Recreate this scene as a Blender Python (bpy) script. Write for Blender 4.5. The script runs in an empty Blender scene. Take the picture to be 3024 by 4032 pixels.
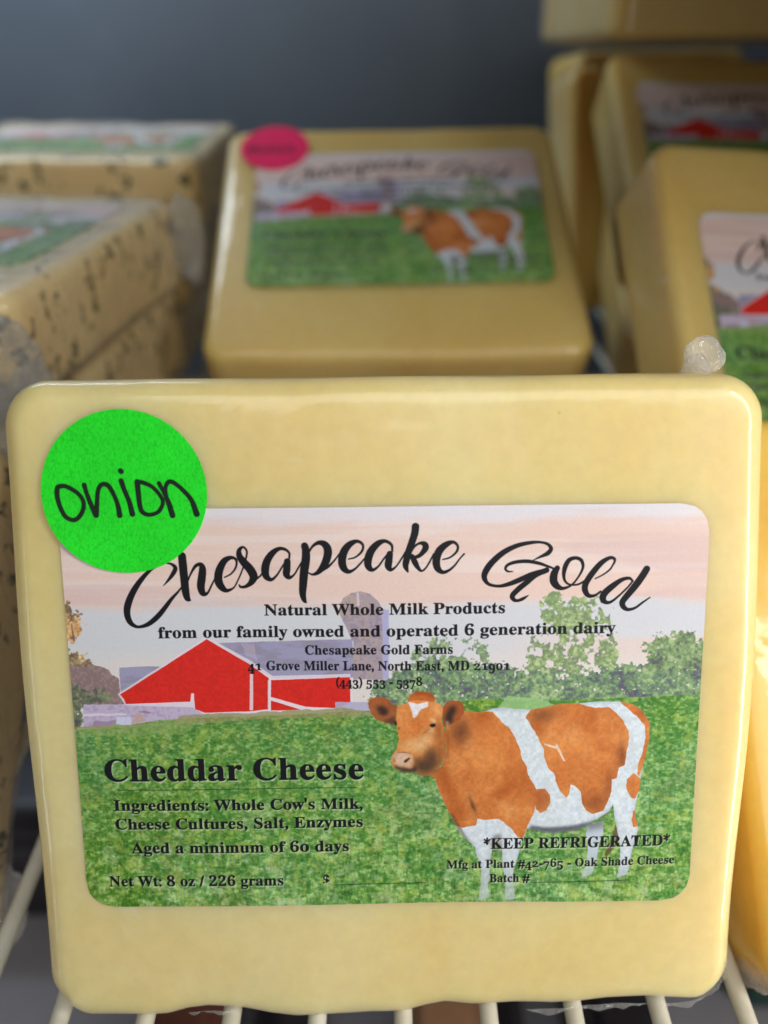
import bpy, bmesh, math, random
import numpy as np
from mathutils import Matrix, Vector

# ------------------------------------------------------------------ camera, world, lamps
MM = 0.001
sc = bpy.context.scene
PITCH = math.radians(32.6)
cam_data = bpy.data.cameras.new("camera")
cam_data.sensor_fit = 'VERTICAL'
cam_data.sensor_height = 36.0
cam_data.lens = 28.09
cam_data.clip_start = 0.005
cam_data.clip_end = 20.0
cam_data.dof.use_dof = True
cam_data.dof.focus_distance = 0.111
cam_data.dof.aperture_fstop = 9.8
cam = bpy.data.objects.new("camera", cam_data)
cam.location = (0, 0, 128 * MM)
cam.rotation_euler = (math.radians(90) - PITCH, 0, 0)
sc.collection.objects.link(cam)
sc.camera = cam

world = bpy.data.worlds.new("World")
sc.world = world
world.use_nodes = True
bg = world.node_tree.nodes["Background"]
bg.inputs[0].default_value = (1.0, 0.90, 0.74, 1)
bg.inputs[1].default_value = 0.05

def area_lamp(name, loc, target, sx, sy, power, col):
    d = bpy.data.lights.new(name, 'AREA')
    d.shape = 'RECTANGLE'
    d.size = sx * MM
    d.size_y = sy * MM
    d.energy = power
    d.color = col
    o = bpy.data.objects.new(name, d)
    o.location = Vector(loc) * MM
    o.rotation_euler = (Vector(target) - Vector(loc)).to_track_quat('-Z', 'Y').to_euler()
    sc.collection.objects.link(o)
    return o

# daylight from the shop front on the right, and the ceiling light above the counter
area_lamp("window_light", (168, -14, 85), (-60, 6, 55), 30, 290, 0.49, (1.0, 0.96, 0.90))
area_lamp("ceiling_light", (50, -150, 330), (0, 85, 50), 400, 250, 0.86, (0.90, 0.96, 1.0))
area_lamp("side_light", (-250, -95, 0), (-40, 75, 30), 16, 200, 0.045, (0.95, 0.97, 1.0))
area_lamp("back_light", (-230, 395, 300), (-200, 478, 130), 260, 80, 0.80, (0.72, 0.85, 1.0))
sc.view_settings.view_transform = 'Standard'
sc.view_settings.look = 'None'
sc.view_settings.exposure = 0.08
sc.view_settings.gamma = 1.0

# ------------------------------------------------------------------ printed label artwork (numpy)
LW, LH = 86.0, 57.6
K = 22.0
TW, TH = int(LW * K), int(LH * K)
rng = np.random.default_rng(7)

def homog(src, dst):
    A = []
    for (x, y), (u, v) in zip(src, dst):
        A.append([x, y, 1, 0, 0, 0, -u*x, -u*y, -u])
        A.append([0, 0, 0, x, y, 1, -v*x, -v*y, -v])
    return np.linalg.svd(np.array(A, float))[2][-1].reshape(3, 3)

HM = homog([(122, 1104.5), (1536, 1085), (1487.5, 1945), (189, 1962)],
           [(0, 0), (TW, 0), (TW, TH), (0, TH)])

def to_tex(p):
    p = np.asarray(p, float).reshape(-1, 2)
    v = np.c_[p, np.ones(len(p))] @ HM.T
    return v[:, :2] / v[:, 2:]

ZS = 0.548611

def zm(pts, ox, oy, s):                      # measured points -> texture pixels
    p = np.asarray(pts, float)
    q = np.c_[(ox + p[:, 0] / s) * ZS, (oy + p[:, 1] / s) * ZS]
    return to_tex(q)

def smooth_noise(w, h, cell, seed, cy=None):
    r = np.random.default_rng(seed)
    cy = cy or cell
    gw, gh = int(w / cell) + 4, int(h / cy) + 4
    g = r.random((gh, gw)).astype(np.float32)
    x = np.arange(w) / cell
    y = np.arange(h) / cy
    xi, yi = x.astype(int), y.astype(int)
    fx, fy = x - xi, y - yi
    fx = (fx*fx*(3-2*fx)).astype(np.float32)
    fy = (fy*fy*(3-2*fy)).astype(np.float32)[:, None]
    a = g[yi][:, xi]; b = g[yi][:, xi+1]; c = g[yi+1][:, xi]; d = g[yi+1][:, xi+1]
    return (a*(1-fx)+b*fx)*(1-fy) + (c*(1-fx)+d*fx)*fy

def fbm(w, h, cell, seed, n=4, cy=None, gain=0.55):
    o = 0; a = 1; t = 0
    for i in range(n):
        o = o + a * smooth_noise(w, h, max(cell / 2**i, 1.01), seed + i * 13, max((cy or cell) / 2**i, 1.01))
        t += a
        a *= gain
    return o / t

def srgb(r, g, b):
    return np.array([r, g, b], np.float32) / 255.0

yy, xx = np.mgrid[0:TH, 0:TW].astype(np.float32)
u_, v_ = xx / TW, yy / TH
WX = (fbm(TW, TH, 26, 501, 4) - 0.5) * 2
WY = (fbm(TW, TH, 26, 601, 4) - 0.5) * 2

def poly_mask(P, rough=0.0, soft=1.0):
    """anti-aliased polygon coverage; rough = px of edge wobble"""
    P = np.asarray(P, float)
    pad = rough + 3
    x0, y0 = np.maximum(np.floor(P.min(0) - pad).astype(int), 0)
    x1, y1 = np.minimum(np.ceil(P.max(0) + pad).astype(int), (TW, TH))
    m = np.zeros((TH, TW), np.float32)
    if x1 <= x0 or y1 <= y0:
        return m
    sx = xx[y0:y1, x0:x1] + 0.5
    sy = yy[y0:y1, x0:x1] + 0.5
    if rough:
        sx = sx + WX[y0:y1, x0:x1] * rough
        sy = sy + WY[y0:y1, x0:x1] * rough
    acc = 0
    offs = ((-.25, -.25), (.25, -.25), (-.25, .25), (.25, .25))
    for dx, dy in offs:
        qx = sx + dx; qy = sy + dy
        ins = np.zeros(qx.shape, bool)
        for i in range(len(P)):
            (ax, ay), (bx_, by_) = P[i], P[(i+1) % len(P)]
            if ay == by_:
                continue
            c = ((qy > min(ay, by_)) & (qy <= max(ay, by_)))
            ins ^= c & (qx < (bx_-ax)*(qy-ay)/(by_-ay)+ax)
        acc = acc + ins
    m[y0:y1, x0:x1] = acc / 4.0
    return m

def blur(m, r):
    r = int(r)
    if r < 1:
        return m
    ys = np.flatnonzero(m.any(1)); xs = np.flatnonzero(m.any(0))
    if not len(ys):
        return m
    p_ = 2*r + 3
    y0, y1, x0, x1 = max(ys[0]-p_, 0), ys[-1]+p_+1, max(xs[0]-p_, 0), xs[-1]+p_+1
    full = m.copy()
    m = m[y0:y1, x0:x1]
    for _ in range(2):
        for ax in (0, 1):
            c = np.cumsum(np.pad(m, [(r+1, r) if k == ax else (0, 0) for k in range(2)], mode='edge'), axis=ax, dtype=np.float64)
            n = m.shape[ax]
            a = np.take(c, np.arange(2*r+1, 2*r+1+n), axis=ax)
            b = np.take(c, np.arange(0, n), axis=ax)
            m = ((a - b) / (2*r+1)).astype(np.float32)
    full[y0:y1, x0:x1] = m
    return full

def catmull(pts, n=7):
    p = np.asarray(pts, float)
    p = np.vstack([2*p[0]-p[1], p, 2*p[-1]-p[-2]])
    out = []
    for i in range(1, len(p)-2):
        for t in np.arange(n) / n:
            out.append(0.5*((2*p[i])+(-p[i-1]+p[i+1])*t+(2*p[i-1]-5*p[i]+4*p[i+1]-p[i+2])*t*t+(-p[i-1]+3*p[i]-3*p[i+1]+p[i+2])*t**3))
    out.append(p[-2])
    return np.array(out)

def stroke(m, pts, n=7):
    """max-draw a variable-width stroke (x, y, width in texture px)"""
    q = catmull(pts, n) if len(pts) > 2 else np.asarray(pts, float)
    q[:, 2] = np.maximum(q[:, 2], 1.0)
    H, W_ = m.shape
    for a, b in zip(q[:-1], q[1:]):
        r = max(a[2], b[2]) / 2 + 1.5
        x0, x1 = int(max(min(a[0], b[0]) - r, 0)), int(min(max(a[0], b[0]) + r + 1, W_))
        y0, y1 = int(max(min(a[1], b[1]) - r, 0)), int(min(max(a[1], b[1]) + r + 1, H))
        if x1 <= x0 or y1 <= y0:
            continue
        X = np.arange(x0, x1)[None, :] + 0.5
        Y = np.arange(y0, y1)[:, None] + 0.5
        dx, dy = b[0]-a[0], b[1]-a[1]
        L = dx*dx + dy*dy + 1e-9
        t = np.clip(((X-a[0])*dx + (Y-a[1])*dy) / L, 0, 1)
        d = np.hypot(X-a[0]-t*dx, Y-a[1]-t*dy) - (a[2] + t*(b[2]-a[2])) / 2
        np.maximum(m[y0:y1, x0:x1], np.clip(0.5 - d, 0, 1), out=m[y0:y1, x0:x1])

# ---- letters: Blender's own built-in bold serif alphabet, laid out glyph by glyph
def bold(c):
    if 'A' <= c <= 'Z': return chr(0x1D400 + ord(c) - 65)
    if 'a' <= c <= 'z': return chr(0x1D41A + ord(c) - 97)
    if '0' <= c <= '9': return chr(0x1D7CE + ord(c) - 48)
    return c

_fc = bpy.data.curves.new("glyph", 'FONT')
_fc.resolution_u = 4
_fo = bpy.data.objects.new("glyph", _fc)
sc.collection.objects.link(_fo)

def _eval(body, off=0.0):
    _fc.body = body
    _fc.offset = off
    dg = bpy.context.evaluated_depsgraph_get()
    dg.update()
    me = _fo.evaluated_get(dg).to_mesh()
    v = np.array([w.co[:2] for w in me.vertices], float).reshape(-1, 2)
    me.calc_loop_triangles()
    t = np.array([list(q.vertices) for q in me.loop_triangles], int).reshape(-1, 3)
    _fo.evaluated_get(dg).to_mesh_clear()
    return v, t

_bar = bold('I')
_bb = _eval(_bar + _bar)[0]; _b1 = _eval(_bar)[0]
_adv_bar = _bb[:, 0].max() - _b1[:, 0].max()
XH = _eval(bold('x'))[0][:, 1].max()
CAP = _eval(bold('H'))[0][:, 1].max()
_glyphs = {}
def glyph(c):
    if c in _glyphs:
        return _glyphs[c]
    w = _eval(_bar + bold(c) + _bar)[0][:, 0].max() - _bb[:, 0].max()
    if c == ' ':
        g = (None, None, w)
    else:
        v, t = _eval(bold(c), 0.026 if c in "#$*/-().,:'" else 0.011)
        v = v.copy()
        g = (v, t, w)
    _glyphs[c] = g
    return g

def text_layout(s, old_style=True):
    out = []; x = 0
    for c in s:
        v, t, w = glyph(c)
        if v is not None:
            v = v.copy()
            if old_style and c in '012':
                v[:, 1] *= (XH * 1.03) / 0.70 if v[:, 1].max() > 0.6 else 1
                v[:, 1] *= 1.0
            elif old_style and c in '34579':
                v[:, 1] -= (v[:, 1].max() - XH * 1.03)
            v[:, 0] += x
            out.append((v, t))
        x += w * 1.02
    return out

def fill_tris(m, V, T):
    ss = 3
    H, W_ = m.shape
    x0, y0 = np.floor(V.min(0)).astype(int) - 1
    x1, y1 = np.ceil(V.max(0)).astype(int) + 2
    x0 = max(x0, 0); y0 = max(y0, 0); x1 = min(x1, W_); y1 = min(y1, H)
    if x1 <= x0 or y1 <= y0:
        return
    g = np.zeros(((y1-y0)*ss, (x1-x0)*ss), bool)
    S = (V - (x0, y0)) * ss
    for tri in T:
        a, b, c = S[tri]
        bx0 = int(max(min(a[0], b[0], c[0]) - 1, 0)); bx1 = int(min(max(a[0], b[0], c[0]) + 2, g.shape[1]))
        by0 = int(max(min(a[1], b[1], c[1]) - 1, 0)); by1 = int(min(max(a[1], b[1], c[1]) + 2, g.shape[0]))
        if bx1 <= bx0 or by1 <= by0:
            continue
        X = np.arange(bx0, bx1)[None, :] + .5
        Y = np.arange(by0, by1)[:, None] + .5
        e = lambda p, q: (q[0]-p[0])*(Y-p[1]) - (q[1]-p[1])*(X-p[0])
        e1, e2, e3 = e(a, b), e(b, c), e(c, a)
        k = 1e-6
        g[by0:by1, bx0:bx1] |= ((e1 >= -k) & (e2 >= -k) & (e3 >= -k)) | ((e1 <= k) & (e2 <= k) & (e3 <= k))
    cov = g.reshape(y1-y0, ss, x1-x0, ss).mean((1, 3))
    np.maximum(m[y0:y1, x0:x1], cov, out=m[y0:y1, x0:x1])

def put_text(m, s, pl, pr, cap, old_style=True):
    """pl, pr: measured baseline ends; cap: measured capital height"""
    (ax, ay), (bx_, by_) = to_tex([pl, pr])
    capt = abs(to_tex([(pl[0], pl[1] - cap)])[0][1] - ay)
    lay = text_layout(s, old_style)
    lo = lay[0][0][:, 0].min(); hi = lay[-1][0][:, 0].max()
    kx = (bx_ - ax) / (hi - lo)
    ky = capt / CAP
    sl = (by_ - ay) / (bx_ - ax)
    for v, t in lay:
        X = ax + (v[:, 0] - lo) * kx
        Y = ay + (X - ax) * sl - v[:, 1] * ky
        fill_tris(m, np.c_[X, Y], t)

def paint_label():
    I = np.zeros((TH, TW, 3), np.float32)
    def over(mask, col, a=1.0):
        ys = np.flatnonzero(mask.any(1)); xs = np.flatnonzero(mask.any(0))
        if not len(ys):
            return
        sl = (slice(ys[0], ys[-1]+1), slice(xs[0], xs[-1]+1))
        mm = (mask[sl] * a)[..., None]
        I[sl] = I[sl] * (1 - mm) + np.asarray(col, np.float32) * mm
    n1 = fbm(TW, TH, 420, 11, 5, cy=60)
    n2 = fbm(TW, TH, 160, 31, 4, cy=26)
    # sky bands
    pale = srgb(207, 207, 213); pink = srgb(226, 198, 187); top = srgb(222, 216, 222); beige = srgb(226, 212, 202)
    I[:] = pale
    w = lambda e0, e1, x: np.clip((x-e0)/(e1-e0), 0, 1)**2 * (3-2*np.clip((x-e0)/(e1-e0), 0, 1))
    vb = v_ + (n1-.5)*.05 - .012*u_
    band = w(-.02, .03, vb + (n2-.5)*.06) * (1 - w(.205, .235, vb))
    over(band, pink)
    over((1 - w(.0, .05, vb + (n1-.5)*.10)) * .8, top)
    st = fbm(TW, TH, 520, 91, 4, cy=30)
    over(w(.50, .70, st) * band * .4, srgb(232, 222, 220))
    over(w(.60, .75, fbm(TW, TH, 620, 71, 3, cy=60)) * band * .35, srgb(206, 176, 178))
    over(w(.30, .42, vb + (n1-.5)*.1) * (1-w(.47, .5, vb)) * .65, beige)
    over(w(.285, .30, vb) * (1-w(.33, .40, vb)) * w(.6, .9, u_) * .6, pink)
    # trees: mottled masks
    leafn = fbm(TW, TH, 12, 211, 3)
    leafc = fbm(TW, TH, 8, 311, 2)
    leafd = fbm(TW, TH, 40, 411, 4, gain=.7)
    def tree(pts, oxys, c_lo, c_mid, c_hi, hole=.30, rough=18, soft=11):
        m = poly_mask(zm(pts, *oxys), rough)
        mb = blur(m, soft)
        k = np.clip((mb * 1.7 + (leafn - .5) * 3.2 - .75) * 5, 0, 1) * (mb > .05)
        if hole:
            k = k * np.clip((leafd + .25*leafn - hole - .08) * 16, 0, 1)
        c = (leafc * .42 + leafd * .5 + .04)[..., None]
        col = np.where(c < .5, c_lo + (c_mid-c_lo) * np.clip((c-.3)/.2, 0, 1), c_mid + (c_hi-c_mid) * np.clip((c-.5)/.2, 0, 1))
        mm = k[..., None]
        I[:] = I*(1-mm) + col*mm
    R5 = (240, 2350, 1.276); R3b = (1500, 2300, 1.276); RL = (220, 2300, 3.6875)
    # silo
    silo = [(560, 1400), (560, 1100), (440, 850), (452, 790), (480, 735), (540, 695), (620, 680), (700, 700), (765, 760), (790, 820), (800, 1000), (800, 1400)]
    R3 = (1120, 2000, 2.074)
    # left trees
    org_lo, org_mid, org_hi = srgb(120, 92, 70), srgb(215, 165, 110), srgb(238, 205, 150)
    tree([(60, 330), (200, 320), (290, 420), (310, 500), (400, 570), (390, 680), (300, 710), (240, 660), (320, 760), (340, 820), (250, 880), (150, 850), (60, 800)], RL, org_lo, org_mid, org_hi, .22, 14)
    tree([(60, 320), (210, 325), (275, 400), (270, 470), (380, 560), (340, 590), (230, 520), (200, 600), (100, 560)], RL, srgb(96, 84, 74), srgb(128, 106, 84), org_mid, .30, 14)
    over(poly_mask(zm([(200, 600), (215, 600), (265, 860), (240, 850)], *RL), 3), srgb(110, 90, 80), .8)
    tree([(60, 950), (200, 950), (260, 1010), (350, 985), (400, 1060), (440, 1110), (420, 1260), (100, 1260)], RL, srgb(96, 84, 74), srgb(150, 125, 95), org_hi, .26, 14)
    bm = poly_mask(zm([(60, 1230), (200, 1210), (400, 1210), (520, 1170), (640, 1210), (760, 1260), (810, 1350), (900, 1370), (920, 1600), (1010, 1780), (60, 1780)], *RL), 7)
    over(bm, srgb(138, 116, 116)); over(bm * w(.45, .7, leafc), srgb(160, 138, 132), .7)
    tree([(60, 1480), (250, 1500), (500, 1590), (720, 1580), (730, 1700), (640, 1770), (390, 1790), (400, 2110), (60, 2110)], RL, srgb(78, 82, 88), srgb(112, 118, 92), srgb(150, 160, 120), 0, 12)
    # long shed
    sh = poly_mask(zm([(385, 1775), (1000, 1760), (1500, 1745), (2600, 1700), (2600, 2090), (390, 2110)], *RL), 3)
    over(sh, srgb(190, 176, 202)); over(sh * w(.5, .7, leafc), srgb(168, 148, 178), .6)
    over(poly_mask(zm([(385, 1900), (1000, 1895), (1000, 1925), (385, 1940)], *RL), 2), srgb(222, 212, 226), .8)
    over(poly_mask(zm([(520, 2010), (880, 1990), (880, 2060), (520, 2090)], *RL), 5), srgb(150, 122, 148), .7)
    over(poly_mask(zm([(870, 1960), (1080, 1940), (1080, 2050), (870, 2060)], *RL), 5), srgb(205, 212, 232), .8)
    over(poly_mask(zm([(1180, 1880), (1290, 1850), (1400, 1890), (1290, 1900)], *RL), 3), srgb(150, 120, 140), .8)
    over(poly_mask(zm([(1080, 2010), (1180, 1890), (1260, 1930), (1300, 2000), (1090, 2040)], *RL), 4), srgb(196, 160, 150), .8)
    # barn roofs and red walls
    rf = poly_mask(zm([(780, 238), (1110, 226), (1460, 212), (1480, 405), (1065, 415), (940, 340)], *R5), 1.5)
    rf = np.maximum(rf, poly_mask(zm([(288, 362), (400, 356), (510, 356), (296, 492)], *R5), 1.5))
    over(rf, srgb(156, 152, 182)); over(rf * w(.4, .7, fbm(TW, TH, 60, 777, 4, cy=18)), srgb(146, 138, 160), .9)
    over(poly_mask(zm([(900, 240), (960, 240), (985, 330), (930, 300)], *R5), 8), srgb(190, 172, 188), .5)
    white = srgb(226, 214, 224); red = srgb(212, 40, 32); pinkline = srgb(228, 170, 176)
    over(poly_mask(zm([(728, 206), (950, 326), (1060, 402), (1452, 388), (1468, 540), (1420, 575), (1040, 590), (720, 600), (655, 560), (320, 552), (280, 494)], *R5), 1), white, .85)
    over(poly_mask(zm([(728, 219), (945, 345), (1040, 413), (1040, 570), (945, 580), (720, 588), (670, 570), (664, 490), (650, 490), (646, 532), (322, 545), (312, 520), (292, 497)], *R5), .8), red)
    over(poly_mask(zm([(1052, 424), (1450, 404), (1452, 530), (1412, 552), (1400, 562), (1225, 556), (1052, 508)], *R5), .8), red)
    over(poly_mask(zm([(1052, 526), (1205, 572), (1052, 576)], *R5), .8), red)
    over(poly_mask(zm([(946, 392), (962, 394), (962, 575), (944, 575)], *R5), .6), white, .9)
    over(poly_mask(zm([(1036, 425), (1050, 425), (1046, 575), (1036, 575)], *R5), .6), white, .9)
    over(poly_mask(zm([(1375, 530), (1640, 530), (1640, 600), (1375, 600)], *R5), 2), srgb(176, 172, 200), .9)
    sm = poly_mask(zm(silo, *R3), 2)
    over(sm, srgb(168, 152, 160))
    over(sm * w(.45, .62, leafd), srgb(182, 160, 150), .8)
    over(sm * w(.5, .75, leafc), srgb(140, 128, 158), .6)
    over(poly_mask(zm([(795, 820), (850, 830), (850, 1400), (800, 1400)], *R3), 2), srgb(168, 165, 205), .9)
    over(poly_mask(zm([(585, 690), (605, 690), (610, 800), (590, 800)], *R3), 1), srgb(215, 205, 215), .7)
    rm = (I[..., 0] > .78) & (I[..., 1] < .25)
    I[rm] *= (1 + (leafc[rm] - .5) * .14)[:, None]
    # trees on the right
    g_lo, g_mid, g_hi = srgb(88, 90, 96), srgb(114, 140, 96), srgb(166, 184, 136)
    tree([(800, 110), (830, 50), (900, 40), (960, 70), (1060, 75), (1160, 130), (1150, 170), (1110, 200), (1170, 270), (1200, 310), (1180, 380), (1240, 440), (700, 460), (740, 340), (780, 250), (840, 200), (790, 160)], R3b, srgb(120, 118, 116), srgb(126, 150, 102), srgb(184, 198, 144), .45, 15)
    tree([(170, 330), (270, 290), (300, 265), (350, 310), (450, 270), (530, 330), (540, 400), (600, 430), (600, 520), (50, 520), (30, 480), (100, 420)], R3b, g_lo + .06, g_mid + .06, g_hi + .04, .42, 15)
    tree([(1310, 300), (1360, 270), (1440, 245), (1520, 240), (1590, 265), (1640, 290), (1640, 570), (1290, 580), (1230, 500), (1300, 430), (1340, 390)], R3b, g_lo, g_mid, g_hi, .20, 12)
    tree([(-60, 520), (200, 400), (420, 400), (650, 410), (760, 430), (900, 440), (1020, 460), (1130, 400), (1230, 410), (1320, 440), (1640, 420), (1640, 585), (1200, 590), (800, 600), (420, 640), (-60, 640)], R3b, srgb(88, 88, 104), srgb(112, 142, 104), srgb(168, 190, 134), 0, 13)
    # field
    gp = [(0, 1590), (157, 1581), (250, 1572), (330, 1560), (450, 1552), (600, 1548), (790, 1535), (940, 1532), (1000, 1512), (1040, 1506), (1100, 1512), (1180, 1512), (1300, 1508), (1560, 1498), (1600, 2100), (0, 2100)]
    gm = poly_mask(to_tex(gp), 2.5)
    t = np.clip((v_ - .52) / .48, 0, 1)
    na = fbm(TW, TH, 24, 1001, 3, cy=15, gain=.75); nb = fbm(TW, TH, 9, 1101, 2, cy=6); nc = fbm(TW, TH, 300, 1201, 3)
    nl = fbm(TW, TH, 60, 1301, 4, cy=38, gain=.7)
    nn = (na * (.35 + .45*t) + nb * (.65 - .3*t) + (nl-.5)*(.1 + .45*t) - .5)
    base = srgb(96, 152, 80)*(1-t[..., None]*.8) + srgb(100, 150, 56)*t[..., None]*.8
    base = base + (nc-.5)[..., None] * srgb(20, 30, 90)
    gl = np.clip(nn*2.8, 0, .72)[..., None]; gd = np.clip(-nn*3.2, 0, .9)[..., None]
    base = base * .93
    G = base*(1-gl) + srgb(176, 204, 134)*gl
    G = G*(1-gd) + srgb(52, 110, 42)*gd
    bl_ = fbm(TW, TH, 5, 1701, 2, cy=15)
    G = G*(1 + (bl_-.5)[..., None]*.55*(.35+.65*t[..., None]))
    yl = np.clip((fbm(TW, TH, 22, 1401, 3)-.56)*6, 0, 1)[..., None]
    G = G*(1-yl*.45) + srgb(176, 190, 84)*yl*.45
    bw = np.clip((fbm(TW, TH, 90, 1501, 3)-.62)*8, 0, 1)[..., None]
    G = G*(1-bw*.12) + srgb(150, 120, 80)*bw*.12
    fl = np.clip((fbm(TW, TH, 38, 1601, 3)-.63)*9, 0, 1)[..., None] * t[..., None]
    G = G*(1-fl*.35) + srgb(200, 214, 190)*fl*.35
    mm = gm[..., None]
    I[:] = I*(1-mm) + G*mm
    hg = poly_mask(zm([(60, 660), (560, 640), (600, 600), (720, 592), (940, 588), (1270, 570), (1410, 560), (1560, 575), (1600, 600), (1100, 615), (700, 640), (300, 665), (60, 680)], *R5), 5)
    over(hg, srgb(140, 140, 88), .75); over(hg * w(.5, .65, leafc), srgb(168, 158, 120), .6)
    over(poly_mask(zm([(560, 620), (700, 640), (600, 700), (100, 705), (70, 670)], *R5), 9), srgb(146, 166, 98), .5)
    over(poly_mask(zm([(560, 640), (640, 560), (800, 575), (900, 620), (760, 640)], *R3b), 6), srgb(150, 190, 128), .8)

    # ------------------------------------------------ the cow
    R6 = (1380, 2600, 1.168)
    body = [(505,228),(560,232),(600,235),(650,218),(700,212),(760,220),(830,222),(900,210),(960,197),(1040,195),(1100,190),(1170,186),(1245,188),(1300,202),(1345,235),(1376,285),(1374,360),(1358,430),(1345,480),(1335,530),(1325,600),(1312,660),(1308,700),(1322,770),(1310,830),(1292,880),(1285,930),(1272,985),(1225,1000),(1238,930),(1240,860),(1228,790),(1214,720),(1205,660),(1190,692),(1150,716),(1100,748),(1060,766),(1000,780),(930,789),(860,780),(810,772),(798,805),(780,850),(770,900),(750,960),(745,1010),(757,1100),(710,1104),(712,1020),(700,950),(695,880),(690,850),(655,845),(645,900),(640,960),(632,1040),(638,1095),(585,1110),(598,1040),(600,960),(580,900),(572,860),(560,850),(520,812),(480,757),(455,705),(425,650),(400,595),(385,540),(360,525),(420,480),(440,400),(430,330),(450,260)]
    far = [(1085,760),(1160,735),(1160,790),(1140,850),(1130,920),(1108,985),(1060,1000),(1085,930),(1090,850),(1080,800)]
    cown = fbm(TW, TH, 60, 2001, 5); cowf = fbm(TW, TH, 9, 2101, 2)
    over(poly_mask(zm([(1195,880),(1235,830),(1240,770),(1215,760),(1200,830),(1165,890),(1175,905)], *R6), 3), srgb(96, 76, 56), .85)
    fm = poly_mask(zm(far, *R6), 2)
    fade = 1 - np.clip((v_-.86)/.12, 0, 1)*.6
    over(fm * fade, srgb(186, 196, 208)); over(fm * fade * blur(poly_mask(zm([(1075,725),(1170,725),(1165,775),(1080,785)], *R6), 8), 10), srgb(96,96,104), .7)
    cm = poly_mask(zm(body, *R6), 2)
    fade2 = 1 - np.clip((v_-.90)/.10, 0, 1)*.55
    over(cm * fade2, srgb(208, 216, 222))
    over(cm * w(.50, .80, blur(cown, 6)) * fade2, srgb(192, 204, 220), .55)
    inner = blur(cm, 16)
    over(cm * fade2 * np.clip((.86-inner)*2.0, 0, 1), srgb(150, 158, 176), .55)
    orange = srgb(210, 130, 68); dko = srgb(168, 84, 34); brn = srgb(104, 60, 36)
    def patch(pts, r=3.5):
        m = poly_mask(zm(pts, *R6), r) * (cm > .3)
        over(m, orange)
        over(m * np.clip((cown-.42)*3.2, 0, 1), dko, .55)
        over(m * np.clip((.46-cown)*4, 0, 1), srgb(228, 158, 96), .6)
        return m
    P1 = [(495,228),(560,232),(620,232),(655,235),(690,275),(730,310),(755,350),(775,400),(785,450),(805,480),(815,520),(835,560),(855,600),(850,620),(845,680),(830,720),(810,770),(790,815),(770,812),(745,780),(700,740),(680,728),(610,732),(580,728),(575,760),(545,765),(510,770),(480,757),(455,710),(425,650),(400,595),(385,540),(360,525),(420,480),(440,400),(430,330),(450,240)]
    P2 = [(855,590),(890,588),(912,615),(915,650),(900,685),(870,698),(850,680),(843,640)]
    P3 = [(825,222),(900,208),(960,194),(1040,192),(1080,205),(1130,218),(1190,215),(1225,240),(1255,280),(1278,320),(1280,360),(1268,420),(1258,478),(1232,490),(1222,540),(1200,545),(1198,600),(1180,650),(1160,690),(1110,705),(1080,690),(1060,650),(1058,600),(1030,575),(1008,570),(1003,605),(990,630),(960,600),(940,550),(932,515),(905,490),(890,440),(885,400),(870,370),(850,330),(825,290),(800,258)]
    P4 = [(1238,186),(1300,198),(1350,232),(1382,285),(1376,380),(1358,440),(1345,480),(1325,535),(1318,520),(1325,470),(1345,420),(1358,350),(1352,300),(1320,260),(1280,225)]
    P5 = [(1270,545),(1300,518),(1335,545),(1325,600),(1308,638),(1290,630),(1270,590)]
    P6 = [(1300,695),(1318,685),(1330,760),(1300,768),(1293,730)]
    om = 0
    for P in (P1, P2, P3, P4, P5, P6):
        om = np.maximum(om, patch(P))
    def blob(cx, cy, rx, ry, col, a, within=None, rot=0):
        c = zm([(cx, cy)], *R6)[0]
        e = zm([(cx+rx, cy), (cx, cy+ry)], *R6)
        ax_ = e[0][0]-c[0]; ay_ = e[1][1]-c[1]
        dx, dy = xx - c[0] + WX*5, yy - c[1] + WY*5
        cr, sr = math.cos(rot), math.sin(rot)
        qx = (dx*cr + dy*sr)/ax_; qy = (-dx*sr + dy*cr)/ay_
        m = np.exp(-(qx*qx+qy*qy)*1.1)
        m = np.where(m > .02, m, 0).astype(np.float32)
        if within is not None:
            m = m * within
        over(m, col, a)
    blob(505, 325, 48, 60, brn, .85, om, .2)
    blob(610, 250, 40, 30, dko, .8, om)
    blob(880, 250, 70, 34, brn, .65, om, -.2)
    blob(860, 300, 40, 50, dko, .7, om)
    blob(1245, 440, 26, 60, srgb(130, 66, 34), .8, om)
    blob(1130, 650, 70, 50, srgb(138, 74, 40), .75, om)
    blob(1190, 570, 30, 60, srgb(138, 74, 40), .6, om)
    blob(880, 640, 40, 60, srgb(150, 80, 46), .6, om)
    blob(700, 600, 90, 30, dko, .6, om, -.5)
    blob(440, 560, 40, 110, dko, .7, om, -.35)
    blob(500, 690, 60, 60, dko, .6, om)
    blob(560, 665, 12, 42, brn, .8, om, -.35)
    blob(800, 520, 30, 90, dko, .5, om, -.3)
    blob(960, 400, 110, 90, srgb(222, 142, 76), .6, om)
    blob(1340, 240, 40, 40, dko, .7, om)
    blob(420, 400, 30, 120, dko, .5, om)
    blob(640, 400, 90, 110, srgb(222, 140, 72), .6, om)
    over(poly_mask(zm([(888,378),(940,392),(945,376),(955,395),(975,440),(988,460),(975,458),(945,405),(890,388)], *R6), 2), srgb(232,214,200), .85)
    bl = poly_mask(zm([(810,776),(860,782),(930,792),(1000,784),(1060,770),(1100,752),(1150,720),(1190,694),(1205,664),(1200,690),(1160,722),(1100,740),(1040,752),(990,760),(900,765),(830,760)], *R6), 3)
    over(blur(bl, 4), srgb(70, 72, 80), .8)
    over(blur(poly_mask(zm([(640,850),(655,800),(690,800),(695,870),(665,880)], *R6), 3), 5), srgb(110,100,96), .6)
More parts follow.
